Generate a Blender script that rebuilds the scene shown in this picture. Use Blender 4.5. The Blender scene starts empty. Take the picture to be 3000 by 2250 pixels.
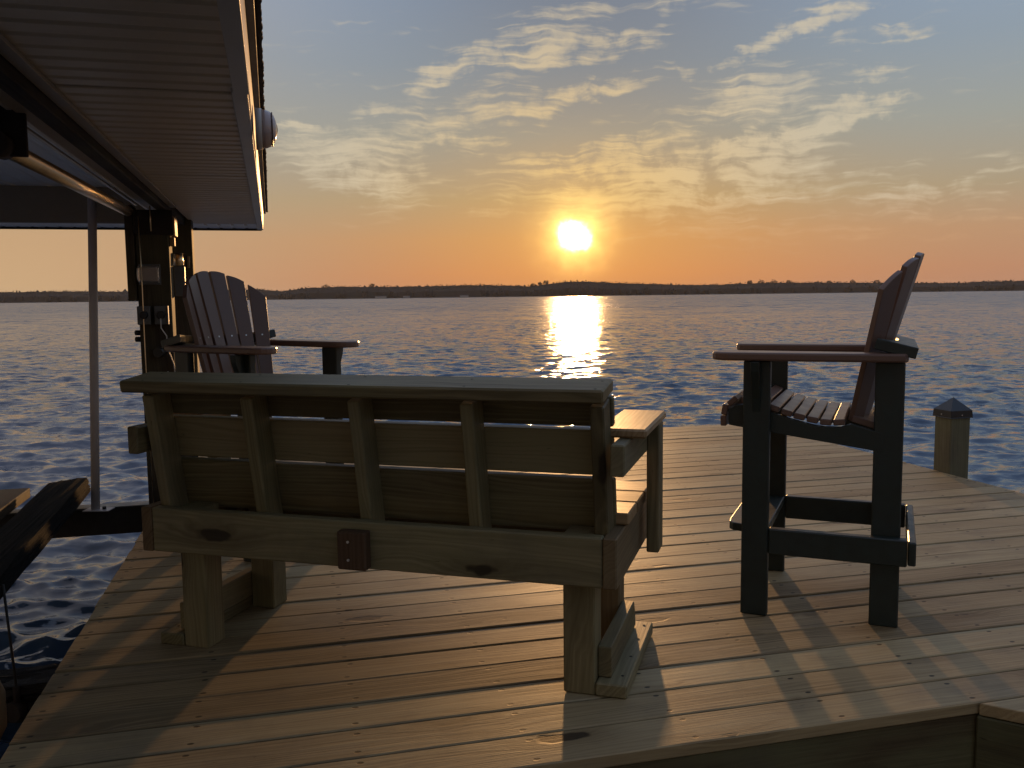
import bpy, bmesh, math, random
import numpy as np
from mathutils import Vector, Matrix
random.seed(7); rng = np.random.default_rng(7)
S = bpy.context.scene
C = S.collection
PI = math.pi
R = math.radians

# ------------------------------------------------------------------ camera, world, sun, exposure
H = 1.0984
F_PX, PITCH, ROLL = 2623.96, 0.0983, -0.0120
cp, sp, cr, sr = math.cos(PITCH), math.sin(PITCH), math.cos(ROLL), math.sin(ROLL)
_fwd = Vector((0, cp, -sp)); _up = Vector((0, sp, cp)); _rt = Vector((1, 0, 0))
_r = cr * _rt + sr * _up; _u = -sr * _rt + cr * _up
cam = bpy.data.cameras.new('camera'); camo = bpy.data.objects.new('camera', cam); C.objects.link(camo)
camo.matrix_world = Matrix(((_r.x, _u.x, -_fwd.x, 0), (_r.y, _u.y, -_fwd.y, 0), (_r.z, _u.z, -_fwd.z, H), (0, 0, 0, 1)))
cam.sensor_width = 36; cam.lens = F_PX / 3000 * 36; cam.clip_start = 0.05; cam.clip_end = 20000
S.camera = camo

def ray(px, py):
    return ((px - 1500) / F_PX * _r - (py - 1125) / F_PX * _u + _fwd).normalized()

EV = 1.2
S.view_settings.view_transform = 'Standard'; S.view_settings.look = 'None'
S.view_settings.gamma = 1; S.view_settings.use_curve_mapping = False
S.view_settings.exposure = EV
KEV = 2 ** EV
SUN = ray(1685, 692)
SUN_EL = math.asin(SUN.z); SUN_AZ = math.atan2(SUN.x, SUN.y)

def lin(r, g, b, k=1.0):
    f = lambda c: (c / 255 / 12.92 if c / 255 <= .04045 else ((c / 255 + .055) / 1.055) ** 2.4)
    return (f(r) * k, f(g) * k, f(b) * k, 1)

w = bpy.data.worlds.new('World'); S.world = w; w.use_nodes = True
NT = w.node_tree; NT.nodes.clear()

class G:
    """small node-graph helper"""
    def __init__(s, nt): s.nt = nt
    def n(s, t, **k):
        x = s.nt.nodes.new(t)
        for a, b in k.items(): setattr(x, a, b)
        return x
    def put(s, sock, v):
        if isinstance(v, bpy.types.NodeSocket): s.nt.links.new(v, sock)
        elif v is not None: sock.default_value = v
    def m(s, op, a, b=None, c=None, clamp=False):
        x = s.n('ShaderNodeMath', operation=op, use_clamp=clamp)
        for i, v in enumerate((a, b, c)):
            if v is not None: s.put(x.inputs[i], v)
        return x.outputs[0]
    def v(s, op, a, b=None, out=0):
        x = s.n('ShaderNodeVectorMath', operation=op)
        s.put(x.inputs[0], a)
        if b is not None: s.put(x.inputs[3 if op == 'SCALE' else 1], b)
        return x.outputs[out]
    def xyz(s, x=0.0, y=0.0, z=0.0):
        q = s.n('ShaderNodeCombineXYZ')
        for i, v in enumerate((x, y, z)): s.put(q.inputs[i], v)
        return q.outputs[0]
    def sep(s, v):
        q = s.n('ShaderNodeSeparateXYZ'); s.put(q.inputs[0], v); return q.outputs
    def noise(s, vec, scale, detail=4, rough=.5, dist=0.0, out=0, lac=2.0):
        q = s.n('ShaderNodeTexNoise'); s.put(q.inputs['Vector'], vec)
        q.inputs['Scale'].default_value = scale; q.inputs['Detail'].default_value = detail
        q.inputs['Roughness'].default_value = rough; q.inputs['Distortion'].default_value = dist
        q.inputs['Lacunarity'].default_value = lac
        return q.outputs[out]
    def ramp(s, f, stops, interp='LINEAR'):
        q = s.n('ShaderNodeValToRGB'); q.color_ramp.interpolation = interp; s.put(q.inputs[0], f)
        e = q.color_ramp.elements
        while len(e) < len(stops): e.new(.5)
        for el, (p, c) in zip(e, stops):
            el.position = p; el.color = c if len(c) == 4 else (*c, 1)
        return q.outputs[0]
    def mix(s, f, a, b, mode='MIX'):
        q = s.n('ShaderNodeMix', data_type='RGBA', blend_type=mode)
        s.put(q.inputs[0], f); s.put(q.inputs[6], a); s.put(q.inputs[7], b); return q.outputs[2]
    def mapr(s, v, a, b, c=0.0, d=1.0, smooth=False):
        q = s.n('ShaderNodeMapRange', interpolation_type='SMOOTHSTEP' if smooth else 'LINEAR')
        for i, x in enumerate((v, a, b, c, d)): s.put(q.inputs[i], x)
        return q.outputs[0]

g = G(NT)
tc = g.n('ShaderNodeTexCoord')
D_ = g.v('NORMALIZE', tc.outputs['Generated'])
dx, dy, dz = g.sep(D_)[:3]
az = g.m('MULTIPLY', g.m('ARCTAN2', dx, dy), 180 / PI)
el = g.m('MULTIPLY', g.m('ARCSINE', dz), 180 / PI)
elc = g.m('MAXIMUM', el, 0.0)
t_el = g.m('POWER', g.m('DIVIDE', elc, 90.0), 0.5)          # finer steps near the horizon
def stops(rows): return [(math.sqrt(max(e, 0) / 90), lin(*c)) for e, c in rows]
side = g.ramp(t_el, stops([(0, (176, 128, 104)), (1.4, (188, 139, 108)), (3.6, (186, 148, 116)), (6, (172, 156, 130)), (9.9, (158, 162, 156)), (14, (146, 160, 172)), (18, (144, 162, 184)), (40, (142, 163, 198)), (90, (140, 160, 196))]))
cen = g.ramp(t_el, stops([(0, (208, 132, 78)), (1.4, (218, 146, 84)), (3.6, (212, 154, 92)), (6, (192, 158, 108)), (9.9, (160, 152, 136)), (14, (132, 139, 146)), (18, (121, 131, 146)), (40, (140, 160, 194)), (90, (140, 160, 196))]))
daz = g.m('SUBTRACT', az, math.degrees(SUN_AZ) + 1)
fc = g.m('EXPONENT', g.m('MULTIPLY', g.m('POWER', g.m('DIVIDE', daz, 15.0), 2.0), -1.0))
left = g.mapr(az, -4.0, -32.0, 0.0, 1.0, True)
base = g.mix(fc, side, cen)
base = g.mix(g.m('MULTIPLY', left, g.mapr(el, 0.0, 9.0, 1.0, 0.35, True)), base, lin(205, 170, 128))
cosb = g.m('COSINE', g.m('MULTIPLY', daz, PI / 180))
back = g.mapr(cosb, 0.85, -0.8, 1.0, 0.66, True)
base = g.v('SCALE', base, g.m('MAXIMUM', back, g.mapr(el, 5.0, 75.0, .30, 1.0, True)))
# streaks of cirrus on a high plane
pp = g.xyz(g.m('DIVIDE', dx, g.m('ADD', g.m('MAXIMUM', dz, 0.0), 0.10)), g.m('DIVIDE', dy, g.m('ADD', g.m('MAXIMUM', dz, 0.0), 0.10)), 0.0)
mp = g.n('ShaderNodeMapping'); g.put(mp.inputs[0], pp); mp.inputs['Rotation'].default_value = (0, 0, R(28)); mp.inputs['Scale'].default_value = (1.0, 1.9, 1)
n1 = g.noise(mp.outputs[0], 1.5, 7, .5, .6)
ae = g.xyz(az, el, 0.0)
mp2 = g.n('ShaderNodeMapping'); g.put(mp2.inputs[0], ae); mp2.inputs['Rotation'].default_value = (0, 0, R(-14)); mp2.inputs['Scale'].default_value = (.13, 1.0, 1)
n2 = g.noise(mp2.outputs[0], .9, 6, .5, .8); mp3 = g.n('ShaderNodeMapping'); g.put(mp3.inputs[0], g.v('ADD', ae, g.v('SCALE', g.v('SUBTRACT', g.noise(ae, .35, 2, .5, 0, 1), (.5, .5, .5)), 1.3))); mp3.inputs['Rotation'].default_value = (0, 0, R(-16)); mp3.inputs['Scale'].default_value = (.24, 2.5, 1); n3 = g.noise(mp3.outputs[0], 1.0, 5, .55, .5)
wv = g.v('SCALE', g.v('SUBTRACT', g.noise(ae, .16, 3, .55, 0, 1), (.5, .5, .5)), 3.0)
wf = g.v('SCALE', g.v('SUBTRACT', g.noise(ae, .7, 4, .6, 0, 1), (.5, .5, .5)), 2.2)
aew = g.v('ADD', g.v('ADD', ae, wv), wf)
blobs = [  # photo px: x, y, rx, ry, rot(deg, + = rising to the right), weight
    (1590, 140, 200, 62, 24, 1.25), (1330, 205, 190, 30, 26, .9), (1250, 235, 45, 34, 40, .6), (1830, 120, 120, 26, 18, .9), (1960, 25, 150, 20, 24, .7), (2420, 45, 180, 34, 20, 1.1),
    (2290, 110, 220, 17, 12, .8), (2640, 108, 62, 20, 12, 1.1), (2500, 132, 70, 20, 14, .8), (2060, 170, 130, 18, 6, .8), (1800, 258, 90, 30, 10, 1.2), (1660, 270, 120, 32, 20, .9),
    (1430, 350, 200, 48, 8, 1.05), (1180, 345, 140, 30, 10, .7), (1080, 320, 45, 45, -45, .8), (1000, 490, 170, 52, -14, 1.2), (1210, 425, 260, 28, -3, 1.0), (870, 395, 100, 18, 0, .8),
    (1180, 520, 230, 36, 8, .75), (2180, 330, 330, 48, 5, 1.15), (2190, 240, 150, 34, 6, .9), (2350, 380, 230, 26, 10, .9), (2560, 218, 70, 15, 4, 1.0), (2600, 292, 120, 16, 6, 1.0),
    (2520, 355, 150, 14, 8, .9), (1900, 520, 420, 70, 3, .95), (1700, 480, 260, 44, 0, .8), (2250, 480, 260, 55, 8, .8), (2300, 600, 480, 60, -2, .7), (2820, 545, 190, 18, 8, .8),
    (2740, 600, 90, 18, 10, .8), (2860, 650, 300, 30, 3, .6), (2700, 490, 120, 10, 12, .4), (1950, 660, 380, 40, -6, .8), (1250, 600, 330, 34, 4, .45), (900, 330, 90, 16, 0, .35), (1010, 215, 60, 12, 20, .45), (1240, 55, 80, 12, 20, .5)]
acc = None
for (bx, by, rx, ry, rot, wt) in blobs:
    d = ray(bx, by); a0 = math.degrees(math.atan2(d.x, d.y)); e0 = math.degrees(math.asin(d.z)); k = 57.3 / F_PX
    mm = g.n('ShaderNodeMapping', vector_type='TEXTURE'); g.put(mm.inputs[0], aew)
    mm.inputs['Location'].default_value = (a0, e0, 0); mm.inputs['Rotation'].default_value = (0, 0, R(rot)); mm.inputs['Scale'].default_value = (rx * k * 1.5, ry * k * 1.9, 1)
    gr = g.n('ShaderNodeTexGradient', gradient_type='SPHERICAL'); g.put(gr.inputs[0], mm.outputs[0])
    acc = g.m('MULTIPLY', gr.outputs['Fac'], wt) if acc is None else g.m('MULTIPLY_ADD', gr.outputs['Fac'], wt, acc)
nn = g.m('ADD', g.m('MULTIPLY', n1, .12), g.m('ADD', g.m('MULTIPLY', n2, .32), g.m('MULTIPLY', n3, .56)))
cl = g.m('MULTIPLY_ADD', g.m('SUBTRACT', nn, .5), 6.5, g.m('MULTIPLY_ADD', acc, 1.35, -.42))
cl = g.mapr(cl, -.1, 1.55, 0.0, 1.0, True)
cl = g.m('MULTIPLY', cl, g.mapr(el, 1.6, 3.4, 0.0, 1.0, True))
# angle from the sun
dotp = g.v('DOT_PRODUCT', D_, tuple(SUN), 1)
th = g.m('MULTIPLY', g.m('ARCCOSINE', g.m('MINIMUM', dotp, 0.9999999)), 180 / PI)
near = g.m('EXPONENT', g.m('MULTIPLY', th, -1 / 6.0))
ccol = g.mix(g.m('POWER', g.mapr(th, 0.0, 16.0, 1.0, 0.0), 1.3), lin(214, 200, 172), lin(250, 205, 118))
low = g.mapr(el, 3.0, 6.5, 1.0, 0.0, True)
ccol = g.mix(g.m('MULTIPLY', low, .72), ccol, lin(206, 146, 92))
sky = g.mix(g.m('MULTIPLY', cl, .70), base, ccol)
# aureole
aur = g.v('ADD', g.v('SCALE', lin(255, 190, 80)[:3], g.m('MULTIPLY', g.m('EXPONENT', g.m('MULTIPLY', th, -1 / 3.0)), .24)),
          g.v('SCALE', lin(255, 200, 120)[:3], g.m('MULTIPLY', g.m('EXPONENT', g.m('MULTIPLY', th, -1 / 10.0)), .02)))
sky = g.v('ADD', sky, aur)
thw = g.m('ADD', th, g.m('MULTIPLY', g.m('SUBTRACT', g.noise(ae, .8, 3, .5), .5), 1.15))
disc = g.m('EXPONENT', g.m('MULTIPLY', g.m('POWER', g.m('DIVIDE', g.m('MAXIMUM', thw, 0.0), .80), 4.0), -1.0))
halo = g.m('EXPONENT', g.m('MULTIPLY', g.m('POWER', g.m('DIVIDE', g.m('MAXIMUM', thw, 0.0), 1.7), 2.0), -1.0))
sky = g.v('ADD', sky, g.v('SCALE', (1.0, .78, .42), g.m('MULTIPLY', disc, 11.0)))
sky = g.v('ADD', sky, g.v('SCALE', (1.0, .66, .16), g.m('MULTIPLY', halo, 1.5)))
st = g.n('ShaderNodeTexSky', sky_type='NISHITA'); st.sun_disc = False
st.sun_elevation = SUN_EL; st.sun_rotation = SUN_AZ; st.dust_density = 3; st.air_density = 1.2
bg = g.n('ShaderNodeBackground'); g.put(bg.inputs[0], sky); bg.inputs[1].default_value = .97 / KEV
bg2 = g.n('ShaderNodeBackground'); g.put(bg2.inputs[0], st.outputs[0]); bg2.inputs[1].default_value = .0005
ad = g.n('ShaderNodeAddShader'); NT.links.new(bg.outputs[0], ad.inputs[0]); NT.links.new(bg2.outputs[0], ad.inputs[1])
wo = g.n('ShaderNodeOutputWorld'); NT.links.new(ad.outputs[0], wo.inputs[0])

sl = bpy.data.lights.new('sun', 'SUN'); slo = bpy.data.objects.new('sun', sl); C.objects.link(slo)
sl.energy = 1.2; sl.angle = R(1.5); sl.color = (1.0, .53, .20)
slo.rotation_euler = SUN.to_track_quat('Z', 'Y').to_euler(); slo.location = (3, 20, 12)

# ------------------------------------------------------------------ materials
def mat(name):
    m = bpy.data.materials.new(name); m.use_nodes = True; nt = m.node_tree; nt.nodes.clear()
    gg = G(nt); b = gg.n('ShaderNodeBsdfPrincipled'); o = gg.n('ShaderNodeOutputMaterial')
    nt.links.new(b.outputs[0], o.inputs[0]); return m, gg, b

def wood(name, c_dark, c_mid, c_light, rough=.55, knots=.72, green=.0, screws=False, bump=.25, kx=2.2, kc=(.02, .012, .006)):
    m, g, b = mat(name)
    tc = g.n('ShaderNodeTexCoord'); oi = g.n('ShaderNodeObjectInfo')
    rnd = oi.outputs['Random']
    off = g.xyz(g.m('MULTIPLY', rnd, 91.7), g.m('MULTIPLY', rnd, 37.3), g.m('MULTIPLY', rnd, 53.9))
    p0 = tc.outputs['Object']
    p = g.v('ADD', p0, off)
    # knots: scattered cells, grain swirls round them
    vo = g.n('ShaderNodeTexVoronoi', feature='F1'); vo.inputs['Scale'].default_value = 1; vo.inputs['Randomness'].default_value = .85
    pk = g.v('MULTIPLY', p, (kx, 7.0, 7.0)); g.put(vo.inputs['Vector'], g.v('ADD', pk, g.v('SCALE', g.noise(p, 14, 2, .5, 0, 1), .22)))
    kd = vo.outputs['Distance']; ksel = g.mapr(g.sep(vo.outputs['Color'])[0], knots, knots + .02)
    kr = g.mapr(g.sep(vo.outputs['Color'])[1], 0.0, 1.0, .07, .19)
    km = g.m('MULTIPLY', ksel, g.mapr(kd, kr, g.m('MULTIPLY', kr, .72), 0.0, 1.0, True))
    kh = g.m('MULTIPLY', ksel, g.mapr(kd, .50, 0.05, 0.0, 1.0, True))
    # growth rings seen as long grain
    warp = g.noise(g.v('MULTIPLY', p, (.9, 7, 7)), 1.0, 3, .5)
    gy = g.m('ADD', g.m('ADD', g.m('MULTIPLY', g.sep(p)[1], 1.0), g.m('MULTIPLY', g.sep(p)[2], .9)), g.m('ADD', g.m('MULTIPLY', warp, .13), g.m('MULTIPLY', kh, .035)))
    ring = g.m('SINE', g.m('MULTIPLY', gy, 420.0))
    ring = g.mapr(ring, -1.0, 1.0, 0.0, 1.0)
    ring2 = g.noise(g.xyz(g.m('MULTIPLY', g.sep(p)[0], 1.3), g.m('MULTIPLY', gy, 60.0), 0.0), 1.0, 5, .6)
    ring3 = g.noise(g.xyz(g.m('MULTIPLY', g.sep(p)[0], 2.2), g.m('MULTIPLY', gy, 150.0), 3.0), 1.0, 3, .6); fib = g.noise(g.v('MULTIPLY', p, (7, 240, 240)), 1.0, 3, .6)
    blot = g.noise(g.v('MULTIPLY', p, (1.2, 3.5, 3.5)), 1.0, 4, .55)
    f = g.m('ADD', g.m('MULTIPLY', ring, .09), g.m('ADD', g.m('MULTIPLY', ring2, .50), g.m('ADD', g.m('MULTIPLY', ring3, .30), g.m('MULTIPLY', fib, .20))))
    f = g.m('ADD', f, g.m('MULTIPLY', g.m('SUBTRACT', blot, .5), .5))
    f = g.m('ADD', f, g.m('MULTIPLY', g.m('SUBTRACT', rnd, .5), .26))
    f = g.m('ADD', f, g.m('MULTIPLY', g.m('SUBTRACT', g.m('FRACT', g.m('MULTIPLY', rnd, 13.7)), .5), .16))
    wear = g.noise(g.v('MULTIPLY', p, (.8, 2.2, 2.2)), 3.0, 5, .7)
    col = g.ramp(f, [(.30, c_dark), (.52, c_mid), (.74, c_light)])
    tint = g.mix(g.mapr(g.m('FRACT', g.m('MULTIPLY', rnd, 7.31)), 0.0, 1.0, 0.0, .5), (1, 1, 1, 1), (1.05, .95, .86, 1))
    col = g.mix(1.0, col, tint, 'MULTIPLY')
    if green: col = g.mix(g.m('MULTIPLY', g.mapr(blot, .40, .64, 0.0, 1.0, True), green), col, (.16, .17, .075, 1))
    dirt = g.noise(p, 2.3, 6, .65)
    col = g.mix(g.m('MULTIPLY', g.mapr(dirt, .48, .72, 0.0, 1.0, True), .42), col, (.085, .07, .052, 1))
    col = g.mix(g.m('MULTIPLY', g.mapr(wear, .5, .8, 0.0, 1.0, True), .22), col, (.24, .21, .17, 1) if screws else (*[c * 1.25 for c in c_mid], 1))
    fleck = g.mapr(g.noise(g.v('MULTIPLY', p, (16, 70, 70)), 1.0, 3, .6), .70, .76, 0.0, 1.0, True)
    col = g.mix(g.m('MULTIPLY', fleck, .55), col, (c_dark[0] * .4, c_dark[1] * .35, c_dark[2] * .3, 1))
    col = g.mix(g.m('MULTIPLY', kh, .5), col, (c_dark[0] * .6, c_dark[1] * .5, c_dark[2] * .4, 1))
    col = g.mix(g.m('MULTIPLY', km, .85), col, (*kc, 1))
    hgt = g.m('ADD', g.m('MULTIPLY', ring2, .5), g.m('ADD', g.m('MULTIPLY', fib, .5), g.m('MULTIPLY', km, -.8)))
    if screws:
        x, y = g.sep(p0)[0], g.sep(p0)[1]
        jx = g.m('MULTIPLY', g.m('SUBTRACT', g.noise(g.xyz(g.m('FLOOR', g.m('DIVIDE', x, .406)), g.m('SIGN', y), g.m('MULTIPLY', rnd, 40)), 3.7, 1), .5), .05)
        sx = g.m('MULTIPLY', g.m('SUBTRACT', g.m('FRACT', g.m('DIVIDE', g.m('ADD', x, jx), .406)), .5), .406)
        sy = g.m('SUBTRACT', g.m('ABSOLUTE', y), .046)
        sd = g.m('SQRT', g.m('ADD', g.m('MULTIPLY', sx, g.m('MULTIPLY', sx, .35)), g.m('MULTIPLY', sy, sy)))
        sm = g.mapr(sd, .0062, .0038, 0.0, 1.0, True)
        col = g.mix(g.m('MULTIPLY', sm, .9), col, (.012, .009, .007, 1))
        hgt = g.m('ADD', hgt, g.m('MULTIPLY', sm, -.4))
    g.put(b.inputs['Base Color'], col)
    g.put(b.inputs['Roughness'], g.mapr(f, .2, .9, rough + .1, rough - .08))
    b.inputs['Specular IOR Level'].default_value = .28
    bp = g.n('ShaderNodeBump'); bp.inputs['Strength'].default_value = bump; bp.inputs['Distance'].default_value = .003
    g.put(bp.inputs['Height'], hgt); g.put(b.inputs['Normal'], bp.outputs[0])
    return m

M = {}
M['deck'] = wood('deck_pine', (.165, .115, .056), (.305, .222, .112), (.42, .32, .165), .58, .46, 0, True, .3)
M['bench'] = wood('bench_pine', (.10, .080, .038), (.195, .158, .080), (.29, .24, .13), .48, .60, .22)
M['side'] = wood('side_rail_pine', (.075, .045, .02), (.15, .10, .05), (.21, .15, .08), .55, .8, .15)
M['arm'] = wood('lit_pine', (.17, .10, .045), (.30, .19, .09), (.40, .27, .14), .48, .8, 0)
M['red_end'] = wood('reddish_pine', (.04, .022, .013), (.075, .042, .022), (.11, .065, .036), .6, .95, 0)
M['dark_post'] = wood('old_piling', (.022, .016, .010), (.05, .036, .022), (.085, .06, .036), .75, .8, .2)
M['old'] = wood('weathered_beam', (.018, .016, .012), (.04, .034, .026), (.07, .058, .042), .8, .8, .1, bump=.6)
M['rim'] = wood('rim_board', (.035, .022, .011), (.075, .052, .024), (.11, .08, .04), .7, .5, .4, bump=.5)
M['mooring'] = wood('mooring_post_wood', (.075, .062, .036), (.14, .12, .07), (.2, .17, .105), .65, .8, .4)

def plain(name, col, rough=.5, metal=0.0, var=.18, scale=9.0, bump=.15, bd=.002, spec=.5):
    m, g, b = mat(name)
    tc = g.n('ShaderNodeTexCoord'); oi = g.n('ShaderNodeObjectInfo')
    p = g.v('ADD', tc.outputs['Object'], g.xyz(g.m('MULTIPLY', oi.outputs['Random'], 31.0), 0.0, 0.0))
    n = g.noise(p, scale, 6, .62); n2 = g.noise(p, scale * 14, 3, .6)
    k = g.m('ADD', g.m('MULTIPLY', g.m('SUBTRACT', n, .5), var * 3), g.m('ADD', g.m('MULTIPLY', g.m('SUBTRACT', n2, .5), var), 1.0))
    g.put(b.inputs['Base Color'], g.v('SCALE', tuple(col), k))
    g.put(b.inputs['Roughness'], g.mapr(n, .2, .8, max(rough - .1, .03), min(rough + .12, 1)))
    b.inputs['Metallic'].default_value = metal; b.inputs['Specular IOR Level'].default_value = spec
    bp = g.n('ShaderNodeBump'); bp.inputs['Strength'].default_value = bump; bp.inputs['Distance'].default_value = bd
    g.put(bp.inputs['Height'], g.m('ADD', n, g.m('MULTIPLY', n2, .4))); g.put(b.inputs['Normal'], bp.outputs[0])
    return m
M['brown'] = plain('brown_lumber', (.135, .078, .056), .36, 0, .12, 12)
M['green'] = plain('dark_green_lumber', (.013, .022, .019), .42, 0, .4, 22, .4)
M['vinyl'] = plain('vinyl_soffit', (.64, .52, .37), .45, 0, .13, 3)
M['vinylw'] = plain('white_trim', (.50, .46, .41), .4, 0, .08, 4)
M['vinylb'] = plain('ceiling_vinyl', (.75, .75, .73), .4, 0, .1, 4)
M['wallb'] = plain('header_wall', (.32, .26, .19), .55, 0, .12, 3)
M['shingle'] = plain('asphalt_shingle', (.035, .03, .03), .9, 0, .4, 40, .8, .006)
M['dripedge'] = plain('tan_sheathing', (.15, .125, .10), .6, 0, .1, 5)
M['galv'] = plain('galvanised_sunset_tint', (.92, .72, .46), .34, 1.0, .14, 20, .25)  # orange sunset reflection put into the metal's tint
M['steel'] = plain('dark_steel', (.05, .045, .04), .6, .5, .4, 18, .4)
M['rust'] = plain('rusty_steel', (.035, .024, .018), .75, .2, .5, 22, .6, .004)
M['bolt'] = plain('bright_bolt', (.6, .58, .54), .3, .9, .05)
M['pvc'] = plain('white_pvc', (.62, .55, .52), .45, 0, .08, 6)
M['cap'] = plain('black_post_cap', (.014, .015, .017), .32, .0, .15, 20, .1)
M['plate'] = plain('grey_box', (.12, .12, .115), .45, 0, .1)
M['blackp'] = plain('black_plastic', (.012, .012, .012), .45)
M['rope'] = plain('cable', (.06, .055, .05), .7)
M['whitewire'] = plain('white_wire', (.6, .55, .48), .45)
M['algae'] = plain('wet_growth', (.012, .009, .007), .5, 0, .5, 12, .9, .02)
M['plain_tan'] = plain('plain_tan_finish', (.33, .2, .09), .55, 0, .15)
M['carpet'] = plain('bunk_carpet', (.012, .011, .010), .98, 0, .5, 60, .6, .004, .1)
M['lamp'] = plain('lamp_glass', (.48, .36, .32), .14, 0, .05, 6, .05, spec=.8)
M['lampring'] = plain('lamp_ring', (.08, .045, .035), .35, .4)
def clear(name, col):
    m, g, b = mat(name); b.inputs['Base Color'].default_value = (*col, 1); b.inputs['Transmission Weight'].default_value = .85
    b.inputs['Roughness'].default_value = .12; b.inputs['IOR'].default_value = 1.45; return m
M['clear'] = clear('clear_cover', (.7, .7, .68))

# ------------------------------------------------------------------ object helpers
def tag(o, label=None, cat=None, group=None, kind=None):
    if label: o['label'] = label
    if cat: o['category'] = cat
    if group: o['group'] = group
    if kind: o['kind'] = kind
    return o
def empty(name, loc=(0, 0, 0), rz=0.0, **k):
    o = bpy.data.objects.new(name, None); C.objects.link(o); o.location = loc; o.rotation_euler = (0, 0, rz)
    o.empty_display_size = .1; return tag(o, **k)
def link(name, me, m, parent=None, matrix=None):
    o = bpy.data.objects.new(name, me); C.objects.link(o)
    if m is not None and not me.materials: me.materials.append(m)
    if m is not None and me.materials and me.materials[0] != m:
        o.material_slots[0].link = 'OBJECT'; o.material_slots[0].material = m
    o.parent = parent
    if matrix is not None: o.matrix_basis = matrix
    return o
_cache = {}
def boxmesh(L, W, T, bev):
    k = (round(L, 4), round(W, 4), round(T, 4), bev)
    if k in _cache: return _cache[k]
    bm = bmesh.new(); bmesh.ops.create_cube(bm, size=1.0)
    bmesh.ops.scale(bm, vec=(L, W, T), verts=bm.verts)
    if bev: bmesh.ops.bevel(bm, geom=list(bm.edges), offset=min(bev, T * .3, W * .3), segments=1, affect='EDGES', profile=.5)
    me = bpy.data.meshes.new('board'); bm.to_mesh(me); bm.free(); _cache[k] = me; return me
def bar(name, x0, x1, y0, y1, z0, z1, m, parent=None, bev=.004, jit=0.0):
    """axis-aligned timber in the parent's frame; grain runs along its longest side"""
    dx, dy, dz = abs(x1 - x0), abs(y1 - y0), abs(z1 - z0); c = Vector(((x0 + x1) / 2, (y0 + y1) / 2, (z0 + z1) / 2))
    if dx >= dy and dx >= dz: me = boxmesh(dx, dy, dz, bev); rot = Matrix.Identity(4)
    elif dy >= dz: me = boxmesh(dy, dx, dz, bev); rot = Matrix.Rotation(PI / 2, 4, 'Z')
    else: me = boxmesh(dz, dy, dx, bev); rot = Matrix.Rotation(-PI / 2, 4, 'Y')
    if jit: c += Vector((random.uniform(-jit, jit), 0, random.uniform(-jit, jit) * .4))
    return link(name, me, m, parent, Matrix.Translation(c) @ rot)
def beam(name, p0, p1, wd, th, wdir, m, parent=None, bev=.004):
    p0, p1 = Vector(p0), Vector(p1); X = (p1 - p0); L = X.length; X.normalize(); Y = Vector(wdir); Y = (Y - Y.dot(X) * X).normalized(); Z = X.cross(Y)
    me = boxmesh(L, wd, th, bev); c = (p0 + p1) / 2
    mx = Matrix(((X.x, Y.x, Z.x, c.x), (X.y, Y.y, Z.y, c.y), (X.z, Y.z, Z.z, c.z), (0, 0, 0, 1)))
    return link(name, me, m, parent, mx)
def prism(name, pts, ext, m, parent=None, matrix=None, bev=.003):
    """polygon pts (u,v) extruded by ext along local z, origin plane z=0"""
    bm = bmesh.new(); vs = [bm.verts.new((a, b, 0)) for a, b in pts]; f = bm.faces.new(vs)
    r = bmesh.ops.extrude_face_region(bm, geom=[f]); nv = [e for e in r['geom'] if isinstance(e, bmesh.types.BMVert)]
    bmesh.ops.translate(bm, vec=(0, 0, ext), verts=nv); bmesh.ops.recalc_face_normals(bm, faces=bm.faces)
    if bev:
        ed = [e for e in bm.edges if len(e.link_faces) == 2 and e.calc_face_angle(0) > .9]
        bmesh.ops.bevel(bm, geom=ed, offset=bev, segments=2, affect='EDGES', profile=.5)
    me = bpy.data.meshes.new(name); bm.to_mesh(me); bm.free(); return link(name, me, m, parent, matrix)
def tube(name, pts, r, m, parent=None, seg=12, cap=True, smooth=True):
    bm = bmesh.new(); pts = [Vector(p) for p in pts]; rings = []
    for i, p in enumerate(pts):
        d = (pts[min(i + 1, len(pts) - 1)] - pts[max(i - 1, 0)]).normalized()
        a = d.cross(Vector((0, 0, 1))) if abs(d.z) < .9 else d.cross(Vector((1, 0, 0))); a.normalize(); b = d.cross(a)
        rr = r[i] if isinstance(r, (list, tuple)) else r
        rings.append([bm.verts.new(p + rr * (math.cos(t) * a + math.sin(t) * b)) for t in [2 * PI * k / seg for k in range(seg)]])
    for q, s in zip(rings, rings[1:]):
        for k in range(seg): bm.faces.new((q[k], q[(k + 1) % seg], s[(k + 1) % seg], s[k]))
    if cap: bm.faces.new(rings[0][::-1]); bm.faces.new(rings[-1])
    for f in bm.faces: f.smooth = smooth and len(f.verts) == 4
    bmesh.ops.recalc_face_normals(bm, faces=bm.faces)
    me = bpy.data.meshes.new(name); bm.to_mesh(me); bm.free(); return link(name, me, m, parent)
def frame(yaw): return Matrix.Rotation(yaw, 4, 'Z')

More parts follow.
